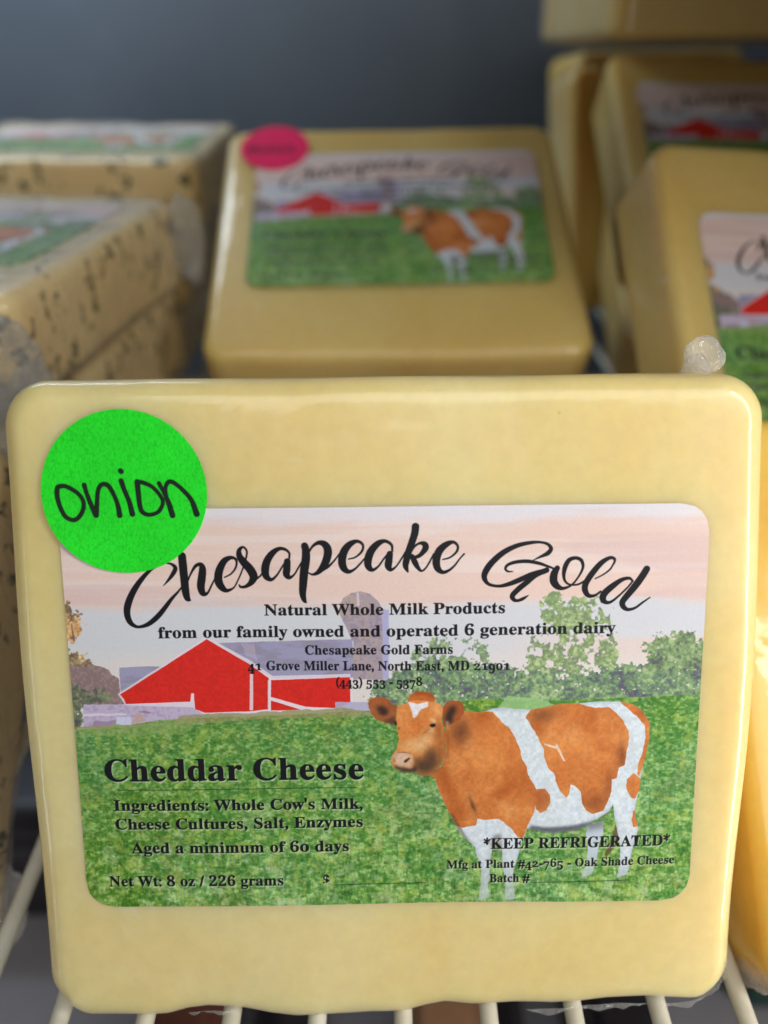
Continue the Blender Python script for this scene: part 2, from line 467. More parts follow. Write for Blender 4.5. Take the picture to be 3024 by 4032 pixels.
    over(blur(poly_mask(zm([(455,705),(480,757),(520,812),(560,850),(530,812),(500,762),(470,705)], *R6), 2), 3), srgb(90,60,50), .6)
    # head
    RH = (1420, 2700, 2.765)
    def hp(pts, col, a=1, r=3, bl_=0, within=None):
        m = poly_mask(zm(pts, *RH), r)
        if bl_: m = blur(m, bl_)
        if within is not None: m = m * within
        over(m, col, a)
        return m
    ear1 = [(75,190),(110,140),(200,120),(290,140),(340,200),(395,215),(380,300),(370,420),(270,405),(160,365),(100,290)]
    ear2 = [(885,230),(930,170),(1000,145),(1080,160),(1125,230),(1110,300),(1070,370),(960,420),(900,440),(880,340)]
    e1m = hp(ear1, srgb(160, 92, 54))
    hp([(75,190),(110,140),(200,120),(290,140),(340,200),(300,190),(200,150),(120,180),(100,260)], srgb(176, 84, 38), .8, 3, 3)
    hp([(165,225),(230,215),(300,270),(290,320),(220,330),(180,290)], srgb(54, 38, 32), .95, 5, 6)
    hp([(240,380),(370,330),(380,430),(280,405)], srgb(70, 48, 40), .8, 4, 5)
    hp([(300,190),(400,220),(380,330),(320,260)], srgb(150, 78, 40), .7, 4, 5)
    e2m = hp(ear2, srgb(160, 84, 44))
    hp([(900,330),(960,230),(1020,200),(1040,260),(1000,330),(1000,400),(920,410)], srgb(52, 38, 32), .95, 6, 6)
    hp([(920,380),(950,370),(950,430),(925,430)], srgb(196, 180, 168), .7, 3, 3)
    top_ = hp([(505,170),(530,100),(600,60),(700,60),(760,70),(805,130),(800,190)], srgb(190, 100, 44))
    hp([(540,80),(600,56),(760,66),(810,130),(780,130),(700,90),(600,100)], srgb(140, 68, 30), .7, 4, 4)
    face = [(395,210),(480,190),(520,160),(620,150),(780,165),(860,190),(890,240),(870,360),(900,450),(930,600),(910,760),(860,860),(800,920),(740,970),(660,975),(560,930),(460,935),(380,905),(340,860),(325,780),(370,720),(395,660),(410,560),(385,420)]
    fc = hp(face, srgb(214, 132, 68))
    hp([(560,600),(640,520),(760,480),(790,540),(740,640),(700,740),(600,720),(520,700),(420,700),(420,640)], srgb(220, 176, 124), .85, 6, 14, fc)
    hp([(780,170),(850,190),(870,320),(830,340),(790,260)], srgb(226, 166, 112), .8, 5, 8, fc)
    hp([(400,220),(500,200),(540,330),(520,480),(420,470),(395,330)], srgb(218, 140, 80), .7, 5, 10, fc)
    hp([(540,350),(640,330),(700,400),(640,560),(560,580),(520,480)], srgb(196, 104, 46), .5, 5, 14, fc)
    hp([(820,350),(900,450),(935,600),(915,760),(870,860),(835,800),(820,640),(790,540)], srgb(150, 88, 44), .75, 5, 10, fc)
    hp([(880,460),(905,460),(905,760),(885,780)], srgb(196, 128, 62), .7, 3, 4, fc)
    hp([(560,770),(660,800),(740,700),(820,700),(850,850),(790,930),(700,975),(580,940)], srgb(78, 56, 42), .92, 5, 12)
    hp([(700,720),(770,640),(800,700),(760,780),(690,790)], srgb(110, 72, 44), .6, 5, 9, fc)
    hp([(505,170),(620,190),(735,170),(730,220),(650,250),(600,340),(570,350),(545,260)], srgb(226, 224, 232), .97, 3, 1)
    hp([(330,790),(370,722),(470,720),(560,745),(575,820),(540,900),(470,915),(380,880)], srgb(208, 166, 134), .95, 4, 4)
    hp([(385,760),(470,745),(520,760),(460,830),(400,830)], srgb(214, 190, 176), .7, 4, 7)
    hp([(470,810),(530,780),(540,790),(500,830),(470,840)], srgb(60, 44, 40), .9, 2, 1)
    hp([(350,780),(370,800),(375,840),(355,830)], srgb(150, 80, 50), .8, 2, 2)
    hp([(360,865),(420,885),(540,900),(600,870),(600,940),(460,940),(380,908)], srgb(58, 46, 44), .9, 3, 4)
    hp([(365,725),(470,716),(560,738),(470,728)], srgb(100, 70, 56), .7, 2, 1)
    hp([(740,360),(800,350),(815,400),(790,400)], srgb(232, 206, 170), .8, 3, 4, fc)
    hp([(735,460),(800,455),(780,500),(740,500)], srgb(230, 200, 160), .7, 3, 4, fc)
    hp([(738,425),(770,405),(812,412),(808,438),(770,448)], srgb(38, 26, 26), 1, 1.5, 1)
    hp([(362,385),(385,385),(392,425),(370,430)], srgb(44, 30, 30), 1, 1.5, 1)
    hp([(660,520),(740,455),(745,470),(670,530)], srgb(160, 90, 46), .6, 2, 2, fc)
    hp([(400,450),(420,445),(425,470),(405,475)], srgb(110, 60, 40), .8, 2, 2, fc)
    for X0 in (905, 930, 950):
        hp([(X0, 480), (X0+8, 480), (X0+4, 760), (X0-6, 800)], srgb(130, 78, 42), .6, 2, 1)
    hp([(560,930),(700,985),(800,930),(870,870),(900,960),(860,1100),(800,1040),(700,990)], dko, .45, 6, 16, cm)
    # painterly fibre on the cow
    cc = np.maximum.reduce([cm, fc, e1m, e2m, top_])[..., None]
    I[:] = I * (1 + cc * ((cowf-.5)*.16 + (cown-.5)*.10)[..., None])
    return I

def ink_label(I):
    m = np.zeros((TH, TW), np.float32)      # script title and address: flat black
    R2, R3, R4 = (420, 2000, 2.074), (1120, 2000, 2.074), (1820, 2050, 2.074)
    kk = ZS / 2.074 * (TW / 1356.0)
    def S(pts, o):
        p = np.asarray(pts, float)
        q = zm(p[:, :2], *o)
        stroke(m, np.c_[q, p[:, 2] * kk], 8)
    S([(455,645,5),(495,600,20),(535,545,34),(553,500,34),(525,470,22),(480,460,12),(430,470,16),(350,515,26),(270,600,40),(205,700,50),(165,800,56),(158,870,52),(175,930,46),(205,965,34),(255,982,24),(330,960,36),(400,905,42),(460,835,38),(520,755,28),(570,700,18),(610,650,12)], R2)
    S([(608,402,64),(615,480,66),(625,580,64),(635,680,62),(650,745,48),(675,764,14)], R2)
    S([(640,640,12),(680,545,16),(720,482,26),(762,470,34),(776,510,56),(770,580,64),(762,650,62),(778,705,48),(815,705,20),(850,640,14),(885,570,12)], R2)
    S([(955,575,10),(1010,545,13),(1050,490,16),(1052,430,20),(1010,412,30),(955,440,50),(915,515,62),(905,590,66),(925,645,60),(970,682,34),(1030,660,14),(1065,600,12),(1100,520,12),(1130,430,14),(1140,360,16),(1110,325,18),(1078,350,34),(1080,400,50),(1115,450,62),(1165,505,68),(1195,565,66),(1175,615,46),(1130,648,26),(1090,652,20),(1077,636,12)], R2)
    S([(1195,600,20),(1250,560,14),(1290,500,14)], R2)
    S([(1488,415,16),(1487,370,18),(1450,340,24),(1400,338,32),(1345,378,50),(1305,440,60),(1290,510,64),(1300,565,52),(1340,590,28),(1385,555,16),(1430,485,14),(1462,440,20)], R2)
    S([(1472,440,52),(1468,500,58),(1465,545,54),(1490,572,30),(1530,545,14),(1560,495,14),(1590,445,12)], R2)
    S([(162,312,56),(172,350,62),(172,420,68),(158,520,68),(150,620,64),(146,700,54),(158,755,36),(174,775,12)], R3)
    S([(192,375,12),(228,315,20),(280,285,34),(328,300,54),(352,345,64),(345,410,64),(315,478,56),(268,530,34),(225,545,18),(192,530,10)], R3)
    S([(300,510,30),(355,480,20),(405,430,14),(450,370,12)], R3)
    S([(520,418,10),(580,400,14),(632,350,18),(636,298,20),(590,272,28),(530,298,50),(485,355,62),(468,430,64),(480,488,56),(520,520,34),(570,500,18),(620,450,14),(670,390,12)], R3)
    S([(878,355,16),(872,302,22),(820,270,28),(762,290,48),(706,350,60),(680,425,62),(685,480,52),(718,505,28),(765,475,16),(812,410,14),(850,368,18)], R3)
    S([(858,375,50),(850,430,58),(846,475,54),(868,503,28),(910,475,14),(955,410,14),(990,350,12)], R3)
    S([(1068,152,60),(1062,205,58),(1040,275,56),(1015,345,54),(997,410,54),(987,470,46),(1004,518,16)], R3)
    S([(1025,370,14),(1062,312,16),(1105,287,22),(1142,295,44),(1150,325,50),(1120,370,36),(1085,395,30),(1045,402,22)], R3)
    S([(1040,395,40),(1062,440,46),(1085,482,34),(1115,512,18),(1150,490,14),(1185,435,14),(1215,375,12)], R3)
    S([(1290,420,10),(1350,402,14),(1402,358,18),(1413,310,20),(1375,278,26),(1315,300,48),(1262,350,60),(1238,420,62),(1245,485,54),(1285,522,32),(1335,510,22),(1385,470,16),(1430,412,12),(1465,374,14)], R3)
    S([(580,320,6),(640,292,20),(698,264,36),(724,228,32),(700,192,24),(640,175,20),(560,178,28),(450,202,36),(340,255,44),(245,335,50),(190,410,50),(178,465,42),(212,515,26),(290,532,24),(370,518,34),(470,480,42),(560,438,38),(640,408,24),(690,395,14)], R4)
    S([(412,413,6),(370,412,16),(350,388,20),(375,357,24),(440,336,28),(530,330,30),(620,345,26),(690,368,20),(770,398,12)], R4)
    S([(688,402,44),(600,440,44),(520,505,44),(450,562,44),(407,610,42),(418,642,32),(450,650,24),(490,636,26),(518,620,16),(540,606,4)], R4)
    S([(775,385,42),(750,430,58),(745,490,62),(775,535,48),(825,550,26),(895,520,16),(955,445,16),(985,375,22),(970,320,28),(922,302,28),(870,322,36),(838,380,38),(828,450,26),(845,500,18),(890,522,14),(950,516,16),(1000,488,16)], R4)
    S([(1240,345,14),(1243,310,22),(1205,300,28),(1135,342,42),(1062,425,48),(1010,505,48),(1000,560,48),(1028,608,36),(1080,608,22),(1130,575,16)], R4)
    S([(1242,335,14),(1205,395,14),(1145,440,12),(1085,470,10)], R4)
    S([(1392,490,14),(1362,466,24),(1300,480,34),(1230,528,48),(1165,585,54),(1146,630,52),(1168,662,34),(1212,660,22),(1280,608,16),(1350,540,14),(1392,488,14)], R4)
    S([(1505,390,54),(1468,450,56),(1410,530,56),(1350,602,52),(1307,660,48),(1315,700,40),(1352,722,28),(1410,708,20),(1470,665,16),(1532,622,10)], R4)
    put_text(m, "Natural Whole Milk Products", (570, 1331), (1090, 1323), 23.5)
    put_text(m, "from our family owned and operated 6 generation dairy", (340, 1381.5), (1329, 1366), 23.5, False)
    put_text(m, "Chesapeake Gold Farms", (658, 1415), (977, 1410.5), 19.5)
    put_text(m, "41 Grove Miller Lane, North East, MD 21901", (533.7, 1450), (1100, 1445), 19.5)
    put_text(m, "(443) 553 - 5378", (725, 1481.5), (911, 1480), 17.5)
    m2 = np.zeros((TH, TW), np.float32)     # texts with a pale emboss behind them
    put_text(m2, "Cheddar Cheese", (224.8, 1690.5), (785, 1683.6), 46)
    put_text(m2, "Ingredients: Whole Cow's Milk,", (244.2, 1753.9), (782.6, 1748.3), 22.5)
    put_text(m2, "Cheese Cultures, Salt, Enzymes", (247.9, 1794.6), (782.6, 1787.2), 22.5)
    put_text(m2, "Aged a minimum of 60 days", (282.6, 1845.5), (752.5, 1839.5), 22.5)
    put_text(m2, "Net Wt: 8 oz / 226 grams", (235, 1917.3), (611.3, 1912.6), 21.5, False)
    put_text(m2, "$", (697, 1911.3), (711, 1911), 20)
    put_text(m2, "*KEEP REFRIGERATED*", (1043.6, 1834), (1447.5, 1825.6), 22.5)
    put_text(m2, "Mfg at Plant #42-765 - Oak Shade Cheese", (963.7, 1878.2), (1456, 1865.6), 17.5)
    put_text(m2, "Batch #", (1056.3, 1907.4), (1143.6, 1905.5), 17.5)
    ln = np.zeros((TH, TW), np.float32)
    for a, b in (((252.6, 1709.9), (769.7, 1702.5)), ((721, 1912.7), (920, 1909)), ((1151.6, 1907.4), (1359.7, 1901))):
        q = to_tex([a, b])
        stroke(ln, np.c_[q, [2.6, 2.6]])
    sh = np.roll(np.roll(blur(m2, 1), 4, 0), 3, 1)
    mm = (sh * .55 * (1-m2))[..., None]
    I[:] = I*(1-mm) + srgb(214, 220, 206)*mm
    mm = (ln*.75)[..., None]
    I[:] = I*(1-mm) + srgb(30, 52, 40)*mm
    mm = (np.maximum(m, m2*.97))[..., None]
    I[:] = I*(1-mm) + srgb(16, 16, 22)*mm
    return I

LAB = ink_label(paint_label())
LAB *= (1 + (rng.random((TH, TW, 1)).astype(np.float32) - .5) * .09)
LAB *= (1 + ((np.sin(xx*1.35+yy*.5)*np.sin(yy*1.35-xx*.5))[..., None]) * .028)   # print screen
LAB = np.clip(LAB, 0.02, .97)
sc.collection.objects.unlink(_fo)
bpy.data.objects.remove(_fo)
bpy.data.curves.remove(_fc)

def make_image(name, arr):
    h, w_ = arr.shape[:2]
    im = bpy.data.images.new(name, w_, h)
    px = np.ones((h, w_, 4), np.float32)
    px[..., :3] = arr[::-1]
    im.pixels.foreach_set(px.ravel())
    im.update()
    im.pack()
    return im
# --LABEL END

# ------------------------------------------------------------------ helpers
def M(x):
    return Vector(x) * MM

def link(o, parent=None):
    sc.collection.objects.link(o)
    if parent:
        o.parent = parent
    return o

def mesh_obj(name, V, F, mat, parent=None, uv=None, smooth=True):
    me = bpy.data.meshes.new(name)
    me.from_pydata([tuple(float(c) * MM for c in v) for v in V], [], [tuple(int(i) for i in f) for f in F])
    if uv is not None:
        l = me.uv_layers.new(name="UVMap")
        for lp in me.loops:
            l.data[lp.index].uv = (float(uv[lp.vertex_index][0]), float(uv[lp.vertex_index][1]))
    if smooth:
        me.polygons.foreach_set("use_smooth", [True] * len(me.polygons))
    me.materials.append(mat)
    me.update()
    return link(bpy.data.objects.new(name, me), parent)

def new_mat(name):
    m = bpy.data.materials.new(name)
    m.use_nodes = True
    nt = m.node_tree
    p = nt.nodes["Principled BSDF"]
    return m, nt, p

def nd(nt, t, **kw):
    n = nt.nodes.new(t)
    for k, v in kw.items():
        setattr(n, k, v)
    return n

def ramp(nt, stops):
    r = nd(nt, 'ShaderNodeValToRGB')
    e = r.color_ramp.elements
    e[0].position, e[0].color = stops[0][0], (*stops[0][1], 1)
    e[1].position, e[1].color = stops[-1][0], (*stops[-1][1], 1)
    for p, c in stops[1:-1]:
        q = e.new(p)
        q.color = (*c, 1)
    return r

def noise(nt, scale, detail=3, rough=.5, dist=0.0, vec=None):
    n = nd(nt, 'ShaderNodeTexNoise')
    n.inputs['Scale'].default_value = scale
    n.inputs['Detail'].default_value = detail
    n.inputs['Roughness'].default_value = rough
    n.inputs['Distortion'].default_value = dist
    if vec:
        nt.links.new(vec, n.inputs['Vector'])
    return n

def bump(nt, src, strength, dist, prev=None):
    b = nd(nt, 'ShaderNodeBump')
    b.inputs['Strength'].default_value = strength
    b.inputs['Distance'].default_value = dist
    nt.links.new(src, b.inputs['Height'])
    if prev:
        nt.links.new(prev, b.inputs['Normal'])
    return b.outputs['Normal']

# ------------------------------------------------------------------ materials
def cheese_material(name, c_a, c_b, herb=False, sss=.75, film=1.0):
    m, nt, p = new_mat(name)
    L = nt.links
    tc = nd(nt, 'ShaderNodeTexCoord').outputs['Object']
    n1 = noise(nt, 17, 4, .6, .5, tc)
    r = ramp(nt, [(.34, c_a), (.62, c_b)])
    L.new(n1.outputs['Fac'], r.inputs['Fac'])
    col = r.outputs['Color']
    # faint fat mottling
    n2 = noise(nt, 420, 3, .6, 0, tc)
    mx = nd(nt, 'ShaderNodeMix', data_type='RGBA', blend_type='MULTIPLY')
    r2 = ramp(nt, [(.35, (.93, .93, .92)), (.65, (1, 1, 1))])
    L.new(n2.outputs['Fac'], r2.inputs['Fac'])
    mx.inputs['Factor'].default_value = .8
    L.new(col, mx.inputs['A']); L.new(r2.outputs['Color'], mx.inputs['B'])
    col = mx.outputs['Result']
    vs = nd(nt, 'ShaderNodeTexVoronoi'); vs.inputs['Scale'].default_value = 95
    L.new(tc, vs.inputs['Vector'])
    rv = ramp(nt, [(.016, (.4, .4, .4)), (.03, (0, 0, 0))])
    L.new(vs.outputs['Distance'], rv.inputs['Fac'])
    mv = nd(nt, 'ShaderNodeMix', data_type='RGBA')
    L.new(rv.outputs['Color'], mv.inputs['Factor']); L.new(col, mv.inputs['A'])
    mv.inputs['B'].default_value = (.38, .24, .08, 1)
    col = mv.outputs['Result']
    ms = noise(nt, 55, 3, .6, 1.0, tc)
    rs = ramp(nt, [(.66, (0, 0, 0)), (.76, (.55, .55, .55))])
    L.new(ms.outputs['Fac'], rs.inputs['Fac'])
    mk = nd(nt, 'ShaderNodeMix', data_type='RGBA')
    L.new(rs.outputs['Color'], mk.inputs['Factor']); L.new(col, mk.inputs['A'])
    mk.inputs['B'].default_value = (.86, .80, .64, 1)
    col = mk.outputs['Result']
    if herb:
        mp = nd(nt, 'ShaderNodeMapping')
        mp.inputs['Scale'].default_value = (1.0, .55, 1.6)
        mp.inputs['Rotation'].default_value = (.5, .3, .7)
        nz = noise(nt, 220, 3, .6, 0, tc)
        ad = nd(nt, 'ShaderNodeMix', data_type='RGBA', blend_type='LINEAR_LIGHT')
        ad.inputs['Factor'].default_value = .006
        L.new(tc, ad.inputs['A']); L.new(nz.outputs['Color'], ad.inputs['B'])
        L.new(ad.outputs['Result'], mp.inputs['Vector'])
        v = nd(nt, 'ShaderNodeTexVoronoi')
        v.inputs['Scale'].default_value = 185
        L.new(mp.outputs['Vector'], v.inputs['Vector'])
        rr = ramp(nt, [(.25, (1, 1, 1)), (.35, (0, 0, 0))])
        L.new(v.outputs['Distance'], rr.inputs['Fac'])
        sep = nd(nt, 'ShaderNodeSeparateColor')
        L.new(v.outputs['Color'], sep.inputs['Color'])
        gt = nd(nt, 'ShaderNodeMath', operation='GREATER_THAN'); gt.inputs[1].default_value = .30
        L.new(sep.outputs['Red'], gt.inputs[0])
        mu = nd(nt, 'ShaderNodeMath', operation='MULTIPLY')
        L.new(rr.outputs['Color'], mu.inputs[0]); L.new(gt.outputs[0], mu.inputs[1])
        hr = ramp(nt, [(0, (.045, .04, .02)), (.6, (.06, .08, .025)), (1, (.12, .065, .025))])
        L.new(sep.outputs['Green'], hr.inputs['Fac'])
        m3 = nd(nt, 'ShaderNodeMix', data_type='RGBA')
        L.new(mu.outputs[0], m3.inputs['Factor']); L.new(col, m3.inputs['A']); L.new(hr.outputs['Color'], m3.inputs['B'])
        col = m3.outputs['Result']
    L.new(col, p.inputs['Base Color'])
    p.inputs['Subsurface Weight'].default_value = sss
    p.inputs['Subsurface Radius'].default_value = (1.0, .62, .22)
    p.inputs['Subsurface Scale'].default_value = .010
    p.inputs['Roughness'].default_value = .42
    p.inputs['Specular IOR Level'].default_value = .35
    p.inputs['Coat Weight'].default_value = .75 * film
    p.inputs['Coat Roughness'].default_value = .12
    p.inputs['Coat IOR'].default_value = 1.48
    # shrink film: long soft ripples and fine wrinkles
    a = noise(nt, 60, 2, .5, 1.2, tc)
    b = noise(nt, 260, 3, .6, .6, tc)
    nrm = bump(nt, a.outputs['Fac'], .35 if not herb else .9, .0012)
    nrm = bump(nt, b.outputs['Fac'], .10 if not herb else .5, .0004, nrm)
    L.new(nrm, p.inputs['Coat Normal'])
    c = noise(nt, 90, 2, .5, .2, tc)
    L.new(bump(nt, c.outputs['Fac'], .25 if not herb else .6, .0008), p.inputs['Normal'])
    return m

MAT = {}
MAT['cheddar'] = cheese_material("cheddar_in_film", (.765, .575, .22), (.82, .68, .34))
MAT['ochre'] = cheese_material("ochre_cheddar_in_film", (.72, .49, .14), (.78, .575, .205))  # deeper, warmer cheddar tone, used on the blocks farther back
MAT['yellow'] = cheese_material("yellow_cheddar_in_film", (.74, .43, .05), (.82, .53, .10))
MAT['herb'] = cheese_material("herb_cheese_in_film", (.80, .585, .28), (.88, .69, .38), herb=True, sss=.35, film=1.0)

def film_material(name, lo, mid, hi, white, scale, dist, stren=1.0, rough=.06):
    m, nt, p = new_mat(name)
    L = nt.links
    tc = nd(nt, 'ShaderNodeTexCoord').outputs['Object']
    a = noise(nt, scale, 3, .55, 2.2, tc)
    rg = nd(nt, 'ShaderNodeMath', operation='ABSOLUTE')
    sb = nd(nt, 'ShaderNodeMath', operation='SUBTRACT'); sb.inputs[1].default_value = .5
    L.new(a.outputs['Fac'], sb.inputs[0]); L.new(sb.outputs[0], rg.inputs[0])
    nrm = bump(nt, rg.outputs[0], stren, dist)
    p.inputs['Base Color'].default_value = (white, white*.985, white*.96, 1)
    p.inputs['Roughness'].default_value = rough
    p.inputs['Specular IOR Level'].default_value = 1.0
    p.inputs['Transmission Weight'].default_value = .35
    p.inputs['IOR'].default_value = 1.5
    L.new(nrm, p.inputs['Normal'])
    tr = nd(nt, 'ShaderNodeBsdfTransparent')
    tr.inputs['Color'].default_value = (.97, .965, .95, 1)
    lw = nd(nt, 'ShaderNodeLayerWeight'); lw.inputs['Blend'].default_value = .5
    L.new(nrm, lw.inputs['Normal'])
    r = ramp(nt, [(.0, (lo,)*3), (.5, (mid,)*3), (1, (hi,)*3)])
    L.new(lw.outputs['Facing'], r.inputs['Fac'])
    mx = nd(nt, 'ShaderNodeMixShader')
    L.new(r.outputs['Color'], mx.inputs['Fac']); L.new(tr.outputs[0], mx.inputs[1]); L.new(p.outputs[0], mx.inputs[2])
    L.new(mx.outputs[0], nt.nodes['Material Output'].inputs['Surface'])
    return m
MAT['film'] = film_material("crumpled_clear_film", .22, .35, .9, .95, 190, .0010)
MAT['film_big'] = film_material("gathered_clear_film", .14, .34, .9, .97, 170, .0045, 1.0, .05)
MAT['wrap'] = film_material("loose_clear_wrap", .02, .06, .5, .9, 75, .0030, 1.0, .12)

def print_material(name, arr):
    m, nt, p = new_mat(name)
    im = make_image(name, arr)
    t = nd(nt, 'ShaderNodeTexImage', image=im, interpolation='Cubic', extension='EXTEND')
    uv = nd(nt, 'ShaderNodeUVMap', uv_map="UVMap")
    nt.links.new(uv.outputs['UV'], t.inputs['Vector'])
    nt.links.new(t.outputs['Color'], p.inputs['Base Color'])
    p.inputs['Roughness'].default_value = .48
    p.inputs['Specular IOR Level'].default_value = .35
    tc = nd(nt, 'ShaderNodeTexCoord').outputs['Object']
    n = noise(nt, 2600, 2, .6, 0, tc)
    nt.links.new(bump(nt, n.outputs['Fac'], .12, .00006), p.inputs['Normal'])
    return m
MAT['label'] = print_material("printed_label", LAB)

def sticker_art(base, dark, ink, strokes, seed):
    S_ = 720
    a = fbm(S_, S_, 4, seed, 2, cy=10)
    b = fbm(S_, S_, 120, seed+5, 2)
    img = np.ones((S_, S_, 3), np.float32) * base
    k = np.clip((a-.52)*1.8, 0, .6)[..., None]
    img = img*(1-k) + dark*k
    k = np.clip((.44-a)*3, 0, 1)[..., None] * .35
    img = img*(1-k) + np.clip(base*1.25+.06, 0, 1)*k
    img *= (.96 + .08*b)[..., None]
    m = np.zeros((S_, S_), np.float32)
    for s in strokes:
        stroke(m, s)
    rough = np.clip(1.25 - np.clip(a-.5, 0, 1)*1.2, 0, 1)
    mm = (m * rough * .96)[..., None]
    return np.clip(img*(1-mm) + ink*mm, 0, 1)

# handwriting measured on the green dot: centre (801, 805), radius 678
def hand(pts, wd=37):
    return [((x-801)/678*360+360, (y-805)/672*360+360, wd*360/675*(q if True else 1)) for x, y, q in pts]
ONION = [
    hand([(275,748,1),(330,752,1),(410,800,1),(455,860,.95),(458,930,1),(420,1000,1),(370,1028,1),(310,1000,1),(270,920,1),(252,830,1.1),(258,765,1.15),(285,748,1)]),
    hand([(478,742,1.1),(490,800,1),(520,900,1.1),(556,990,1.3)]),
    hand([(560,990,1.1),(575,860,1),(590,780,1),(625,738,1),(675,752,1.1),(720,840,1),(742,920,1.1),(750,995,1.25)]),
    hand([(782,712,1.2),(800,780,1.1),(835,880,1.1),(855,985,1.3)]),
    hand([(781,628,1.1),(786,634,1.2),(790,637,1)]),
    hand([(912,722,1.3),(915,810,1.2),(925,940,1.1),(960,985,1),(1020,990,.9),(1080,960,.9),(1112,890,.9),(1090,830,.9),(1030,762,.9),(960,728,1),(918,722,1)]),
    hand([(1090,735,1),(1130,820,.9),(1160,900,1.2),(1185,1000,1.3)]),
    hand([(1185,1000,1),(1150,880,.9),(1140,780,.9),(1165,728,1),(1210,730,1),(1290,800,1),(1350,880,1.1),(1385,990,1.4)]),
]
PINKW = [
    hand([(270,800,1),(330,760,1),(360,850,1),(300,930,1),(260,860,1)], 46),
    hand([(400,960,1),(410,780,1),(470,780,1),(480,950,1)], 46),
    hand([(560,780,1),(570,950,1)], 46),
    hand([(660,960,1),(680,760,1),(740,800,1),(750,960,1)], 46),
    hand([(840,780,1),(830,920,1),(900,950,1),(960,880,1),(930,780,1),(850,770,1)], 46),
    hand([(1030,940,1),(1050,780,1),(1130,780,1),(1150,940,1),(1230,880,1)], 46),
]
MAT['green'] = print_material("green_dot_paper", sticker_art(srgb(26, 218, 34), srgb(8, 172, 22), srgb(8, 22, 14), ONION, 4000))
MAT['pink'] = print_material("pink_dot_paper", sticker_art(srgb(248, 26, 96), srgb(232, 16, 82), srgb(90, 0, 40), PINKW, 4100))
for k_ in ('green', 'pink'):
    MAT[k_].node_tree.nodes["Principled BSDF"].inputs['Roughness'].default_value = .75

def plain(name, c_a, c_b, rough, scale=40, bs=.2, bd=.0004, coat=0):
    m, nt, p = new_mat(name)
    tc = nd(nt, 'ShaderNodeTexCoord').outputs['Object']
    n = noise(nt, scale, 4, .6, .3, tc)
    r = ramp(nt, [(.3, c_a), (.7, c_b)])
    nt.links.new(n.outputs['Fac'], r.inputs['Fac'])
    nt.links.new(r.outputs['Color'], p.inputs['Base Color'])
    p.inputs['Roughness'].default_value = rough
    p.inputs['Coat Weight'].default_value = coat
    nt.links.new(bump(nt, n.outputs['Fac'], bs, bd), p.inputs['Normal'])
    return m

def wire_material():
    m, nt, p = new_mat("cream_coated_wire")
    tc = nd(nt, 'ShaderNodeNewGeometry').outputs['Position']
    n = noise(nt, 70, 4, .7, .5, tc)
    r = ramp(nt, [(.30, (.60, .55, .43)), (.6, (.74, .71, .60)), (.8, (.70, .66, .55))])
    nt.links.new(n.outputs['Fac'], r.inputs['Fac'])
    n2 = noise(nt, 130, 3, .7, .2, tc)
    r2 = ramp(nt, [(.68, (0, 0, 0)), (.72, (1, 1, 1))])
    nt.links.new(n2.outputs['Fac'], r2.inputs['Fac'])
    mx = nd(nt, 'ShaderNodeMix', data_type='RGBA')
    nt.links.new(r2.outputs['Color'], mx.inputs['Factor'])
    nt.links.new(r.outputs['Color'], mx.inputs['A'])
    mx.inputs['B'].default_value = (.30, .11, .02, 1)
    nt.links.new(mx.outputs['Result'], p.inputs['Base Color'])
    p.inputs['Roughness'].default_value = .38
    return m
MAT['wire'] = wire_material()
MAT['wall'] = plain("grey_blue_liner", (.090, .108, .132), (.130, .155, .185), .42, 5)
MAT['floor'] = plain("grey_lower_liner", (.30, .28, .31), (.42, .40, .43), .6, 10)
MAT['redpack'] = plain("dark_red_wax", (.11, .035, .025), (.18, .065, .045), .35, 30, coat=.5)
MAT['darkpack'] = plain("dark_grey_wrap", (.018, .015, .02), (.04, .034, .042), .35, 30)
MAT['orangepack'] = plain("orange_brown_wax", (.30, .15, .08), (.42, .23, .13), .35, 30, coat=.4)
MAT['greenpack'] = plain("green_wrap", (.01, .07, .05), (.03, .13, .09), .35, 30)
MAT['greypack'] = plain("grey_wrap", (.22, .21, .24), (.34, .33, .37), .35, 30)

# ------------------------------------------------------------------ the cheese block
W2, H2 = 50.6, 46.2

def vnoise(seed):
    r = np.random.default_rng(seed)
    k = r.normal(size=(6, 3)); ph = r.random(6) * 6.28
    return lambda P, s: sum(np.sin(P @ (k[i] * s) + ph[i]) for i in range(6)) / 6

NA, NB, NC = vnoise(1), vnoise(2), vnoise(3)
# lower edge measured on the photographed block (x in mm, sag in mm below -46)
SAG = [(-49, -1.0), (-45, .6), (-36, .7), (-33, .4), (-30, -.6), (-27, -.9), (-22, -.2), (-18, .8), (-14, 1.3), (-8, 1.0), (-3, .7), (2, .8), (5, .0), (8, -.6), (12, -.1), (18, -.3), (24, .0), (28, -.3), (32, -.9), (38, -1.2), (42, -.9), (46, -.6), (49, -1.5)]

def face_height(x, z):
    """outward swell of the front face in mm"""
    return .35 * np.sin(x*.045+.6) * np.cos(z*.05-.3) + .12*np.sin(x*.13+z*.09)

